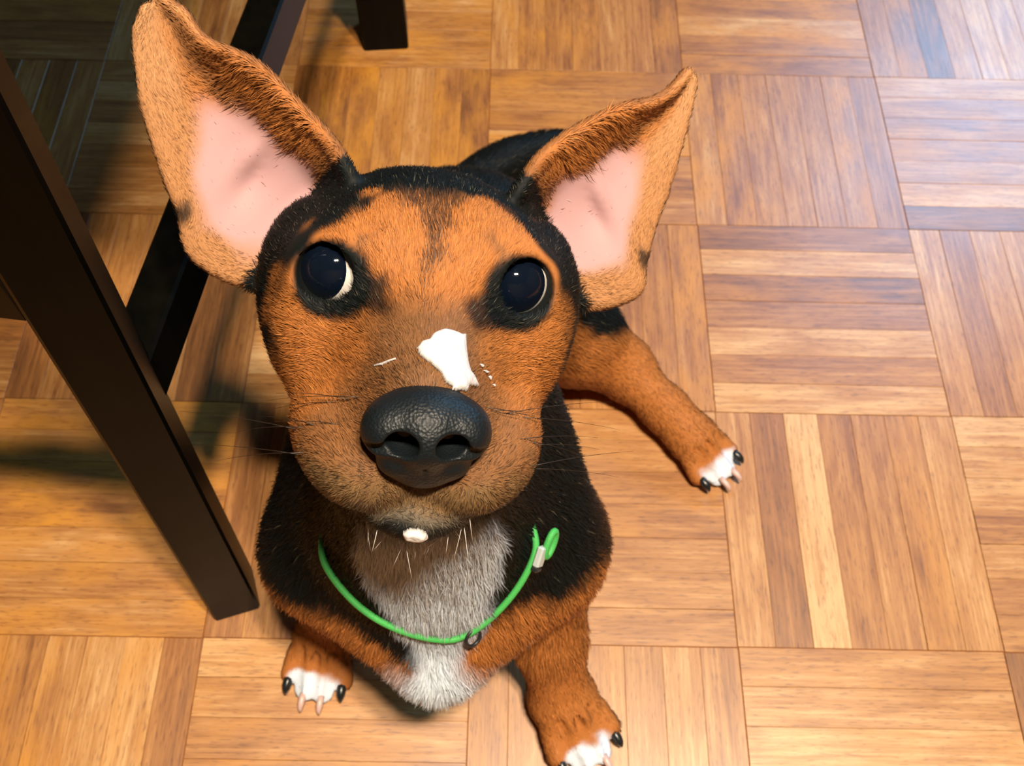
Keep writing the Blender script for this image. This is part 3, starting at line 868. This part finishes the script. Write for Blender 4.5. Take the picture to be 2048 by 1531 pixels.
# ------------------------------------------------------------------ claws
CLAW = plain('black_claw', (0.012, 0.014, 0.015), 0.3, 0.5)
CLAWP = plain('pale_claw', (0.62, 0.42, 0.38), 0.35, 0.5)
for pi, (c, d, s, tips) in enumerate(PAWS):
    for (b, dd, rr, off) in tips:
        dd = dd / np.linalg.norm(dd)
        path = spline([b + dd * rr * .4 + (0, 0, .002), b + dd * (rr + .0030) + (0, 0, .0016), b + dd * (rr + .0062) + (0, 0, -.0018)], 6)
        path[:, 2] = np.maximum(path[:, 2], 0.0016)
        dark = abs(off) > 1
        part('claw', tube(path, np.array([.0029, .0029, .0027, .0022, .0015, .0006]) * (1.0 if dark else 0.72), 8), CLAW if dark else CLAWP, dog, True)

# ------------------------------------------------------------------ whiskers
WHB = plain('dark_whisker', (0.02, 0.014, 0.010), 0.4); WHW = plain('pale_whisker', (0.75, 0.70, 0.66), 0.4)
def hit(Pl, Dl):
    o_, dv = H(*Pl), HM @ (np.array(Dl, float) / np.linalg.norm(Dl))
    r_ = bvh.ray_cast(Vector(o_), Vector(dv))
    return None if r_[0] is None else (np.array(r_[0]), np.array(r_[1]))
for i in range(18):
    sx = -1 if i % 2 else 1
    a = hit((sx * 9, -2.6 - 0.28 * (i // 2), 4.6 - 0.22 * (i % 7)), (-sx, 0, 0))
    if a is None: continue
    p, nn = a
    dv = HM @ np.array([sx * 1.0, -0.25 + 0.08 * (i % 5), -0.45])
    dv /= np.linalg.norm(dv); Lw = rng.uniform(0.020, 0.045)
    path = [p + dv * Lw * t + np.array([0, 0, -0.007]) * t * t for t in np.linspace(0, 1, 6)]
    part('whisker', tube(path, np.linspace(.00016, .00004, 6), 4), WHB, dog, True)
for i in range(16):
    a = hit((rng.uniform(-1.7, 1.7), -9, rng.uniform(3.6, 5.2)), (0, 1, 0))
    if a is None: continue
    p, nn = a
    dv = HM @ np.array([rng.normal() * .35, -1.0, 0.35 + rng.normal() * .2]); dv /= np.linalg.norm(dv); Lw = rng.uniform(0.006, 0.017)
    path = [p + dv * Lw * t + HF_ * -0.003 * t * t for t in np.linspace(0, 1, 5)]
    part('whisker', tube(path, np.linspace(.00016, .00005, 5), 4), WHW, dog, True)

# ------------------------------------------------------------------ cream on the nose and lip
CREAM = plain('cream', (0.70, 0.675, 0.67), 0.45, 0.4, bump=('noise', 500, 0.35, 0.0012))
nose_me = [o for o in dog.children if o.name == 'nose'][0].data
bvh_n = BVHTree.FromPolygons([v.co[:] for v in nose_me.vertices], [tuple(p.vertices) for p in nose_me.polygons])
def first_hit(P, d):
    best = None
    for t in (bvh, bvh_n):
        r_ = t.ray_cast(Vector(P), Vector(d))
        if r_[0] is not None and (best is None or r_[3] < best[1]): best = (np.array(r_[0]), r_[3], np.array(r_[1]))
    return best
def smear(name, pts3, pd, thick, label, res=0.035, cat='cream', edge_w=0.2):
    """a soft blob of cream: outline points in head centimetres, draped over the coat along -pd"""
    pd = np.array(pd, float); pd /= np.linalg.norm(pd)
    e2 = np.cross(pd, (1.0, 0, 0)); e2 /= np.linalg.norm(e2); e1 = np.cross(e2, pd)
    pts3 = np.array(pts3, float); cen = pts3.mean(0)
    poly = np.stack([(pts3 - cen) @ e1, (pts3 - cen) @ e2], 1)
    lo = poly.min(0) - .1; hi = poly.max(0) + .1
    xs = np.arange(lo[0], hi[0], res); ys = np.arange(lo[1], hi[1], res)
    X, Y = np.meshgrid(xs, ys, indexing='ij'); Pt = np.stack([X.ravel(), Y.ravel()], 1)
    inside = np.zeros(len(Pt), bool); dist = np.full(len(Pt), 9.0)
    for a, b in zip(poly, np.roll(poly, -1, 0)):
        cr = ((a[1] > Pt[:, 1]) != (b[1] > Pt[:, 1])) & (Pt[:, 0] < (b[0] - a[0]) * (Pt[:, 1] - a[1]) / (b[1] - a[1] + 1e-12) + a[0])
        inside ^= cr
        ab = b - a; t = np.clip(((Pt - a) @ ab) / (ab @ ab + 1e-12), 0, 1)
        dist = np.minimum(dist, np.linalg.norm(Pt - a - t[:, None] * ab, axis=1))
    P3 = np.stack([Pt[:, 0] / 100, Pt[:, 1] / 100, 0 * Pt[:, 0]], 1)
    h_ = thick * np.sqrt(np.clip(1 - (1 - np.clip(dist / edge_w, 0, 1)) ** 2, 0, 1)) * (1 + 0.14 * noise3(P3, 500, 4) + 0.05 * noise3(P3, 1800, 5))
    V = []; idx = np.where(inside)[0]; ny = len(ys); top = {}
    pw = HM @ pd
    for i in idx:
        q = cen + e1 * Pt[i, 0] + e2 * Pt[i, 1] + pd * 6
        r_ = first_hit(H(*q), -pw)
        if r_ is None: continue
        top[i] = len(V)
        V.append(r_[0] + pw * (0.0012 + max(h_[i], 0.0002))); V.append(r_[0] - pw * 0.001)
    Q = []; edge = {}
    for i in top:
        q = [i, i + ny, i + ny + 1, i + 1]
        if all(k in top for k in q):
            Q.append([top[k] for k in q]); Q.append([top[k] + 1 for k in reversed(q)])
            for a, b in zip(q, q[1:] + q[:1]): edge[(a, b)] = 1
    for (a, b) in list(edge):
        if (b, a) not in edge: Q.append([top[b], top[a], top[a] + 1, top[b] + 1])
    V = np.array(V)
    me = mesh_np(name, V, Q); me.materials.append(CREAM)
    return tag(link(name, me), label, cat)
smear('cream_smear', [(-.04, -.71, 4.23), (-.25, -.76, 4.31), (-.40, -.88, 4.58), (-.33, -.98, 4.91), (.05, -1.08, 5.36), (.30, -1.22, 5.58), (.45, -1.45, 5.8), (.67, -1.57, 5.78), (.54, -1.66, 5.94), (1.16, -1.82, 5.49), (1.23, -1.72, 5.24), (1.62, -1.98, 4.6), (1.5, -1.80, 4.6), (1.42, -1.64, 4.6), (1.30, -1.52, 4.63), (1.22, -1.33, 4.41), (1.19, -1.08, 3.9), (1.18, -.79, 3.28), (1.0, -.74, 3.46), (.72, -.62, 3.55), (.45, -.54, 3.62), (.12, -.6, 3.91)], (0.1, 0.75, 0.66), 0.0016,
      'white cream smeared over the bridge of the nose')
smear('cream_dab', [(-.30, -6.2, 5), (-.46, -6.35, 5), (-.36, -6.62, 5), (-.06, -6.76, 5), (.24, -6.68, 5), (.38, -6.5, 5), (.30, -6.3, 5), (.05, -6.15, 5)], (0, 0, 1), 0.0020, 'small dab of white cream on the lower lip')

# ------------------------------------------------------------------ collar
GREEN = plain('green_cord', (0.06, 0.42, 0.09), 0.55, 0.4, bump=('noise', 1500, 0.4, 0.0006))
CLASP = plain('grey_clasp', (0.45, 0.50, 0.50), 0.35, 0.5); BLKP = plain('black_clasp', (0.015, 0.016, 0.018), 0.4)
collar = bpy.data.objects.new('collar', None); COL.objects.link(collar)
tag(collar, 'thin bright green cord collar with a small clasp around the neck', 'collar')
CP = [(-0.0047, -0.5377, 0.1663), (0.0088, -0.5326, 0.1717), (0.0286, -0.5171, 0.1890), (0.0375, -0.5010, 0.2040), (0.0440, -0.4700, 0.2250), (0.0300, -0.4200, 0.2480), (-0.0180, -0.3950, 0.2550),
      (-0.0660, -0.4200, 0.2480), (-0.0780, -0.4680, 0.2280), (-0.0690, -0.4960, 0.2150), (-0.0620, -0.5120, 0.2010), (-0.0480, -0.5281, 0.1903), (-0.0265, -0.5376, 0.1787)]
path = []
for p in spline(CP + [CP[0]], 120):
    r_ = bvh.find_nearest(Vector(p)); path.append(np.array(r_[0]) + np.array(r_[1]) * float(np.interp(p[1], [-0.506, -0.498] if p[0] > 0 else [-0.514, -0.500], [0.0034, -0.0045])))
path = np.array(path[:-1])
for _ in range(3): path = (np.roll(path, 1, 0) + path + np.roll(path, -1, 0)) / 3
path = np.vstack([path, path[:1]])
part('cord', tube(path, 0.0016, 8, cap=False), GREEN, collar, True)

def on_body(px_, off):
    r_ = bvh.find_nearest(Vector(px_)); return np.array(r_[0]) + np.array(r_[1]) * off, np.array(r_[1])
def snap_path(pts, off, n):
    return [on_body(p, off)[0] for p in spline(pts, n)]
ci = min((i for i in range(len(path) - 1) if path[i][0] > 0.01), key=lambda i: abs(path[i][1] + 0.5085))
cn = on_body(path[ci], 0)[1]; cq = path[ci] + cn * 0.0030
ct = path[ci + 1] - path[ci - 1]; ct = ct * np.sign(ct[2]); ct -= cn * (ct @ cn); ct /= np.linalg.norm(ct)
part('clasp', bar(cq - ct * 0.0055, cq + ct * 0.0045, 0.0052, 0.0034, np.cross(ct, cn), 0.0008), CLASP, collar)
part('clasp_end', bar(cq - ct * 0.0078, cq - ct * 0.0052, 0.0048, 0.0036, np.cross(ct, cn), 0.0008), BLKP, collar)
sd_ = np.cross(ct, cn)
if sd_[0] < 0: sd_ = -sd_
lo_c = cq + ct * 0.0055 + sd_ * 0.0040 + cn * 0.001
lp = [lo_c + (ct * math.sin(a) * 0.0062 + sd_ * math.cos(a) * 0.0030) for a in np.linspace(0, 2 * math.pi, 22)]
part('loop', tube(lp, 0.0016, 8, cap=False), GREEN, collar, True)
rq, rn = on_body((0.0040, -0.5350, 0.1665), 0.0050)
part('tag_ring', tube([rq + ct * math.cos(a) * 0.0042 + np.cross(rn, ct) * math.sin(a) * 0.0042 for a in np.linspace(0, 2 * math.pi, 20)], 0.0009, 6, cap=False), BLKP, collar, True)

# ------------------------------------------------------------------ small flecks of cream beside the smear
for nth, (l_, u_, w_, h_) in zip(('topmost', 'second from the top', 'third from the top', 'lowest'), ((1.75, -1.62, .10, .07), (1.95, -1.80, .13, .06), (2.12, -1.98, .08, .09), (2.30, -2.22, .07, .06))):
    ring = [(l_ + w_ * math.cos(a) * (1 + .3 * math.sin(3 * a)), u_ + h_ * math.sin(a), 3.6) for a in np.linspace(0, 2 * math.pi, 10, endpoint=False)]
    o = smear('cream_speck', ring, (0.15, 0.45, 0.88), 0.0007, nth + ' of the tiny cream flecks right of the nose smear', res=0.022, edge_w=0.06)
    o['group'] = 'cream flecks beside the smear'
sl = [(-1.75, -1.55, 4.2), (-1.35, -1.50, 4.3), (-.95, -1.36, 4.4), (-.93, -1.42, 4.4), (-1.35, -1.62, 4.3), (-1.6, -1.62, 4.2)]
smear('cream_streak', sl, (-0.1, 0.6, 0.8), 0.0006, 'thin white streak in the fur to the left of the nose smear', res=0.022, edge_w=0.06)
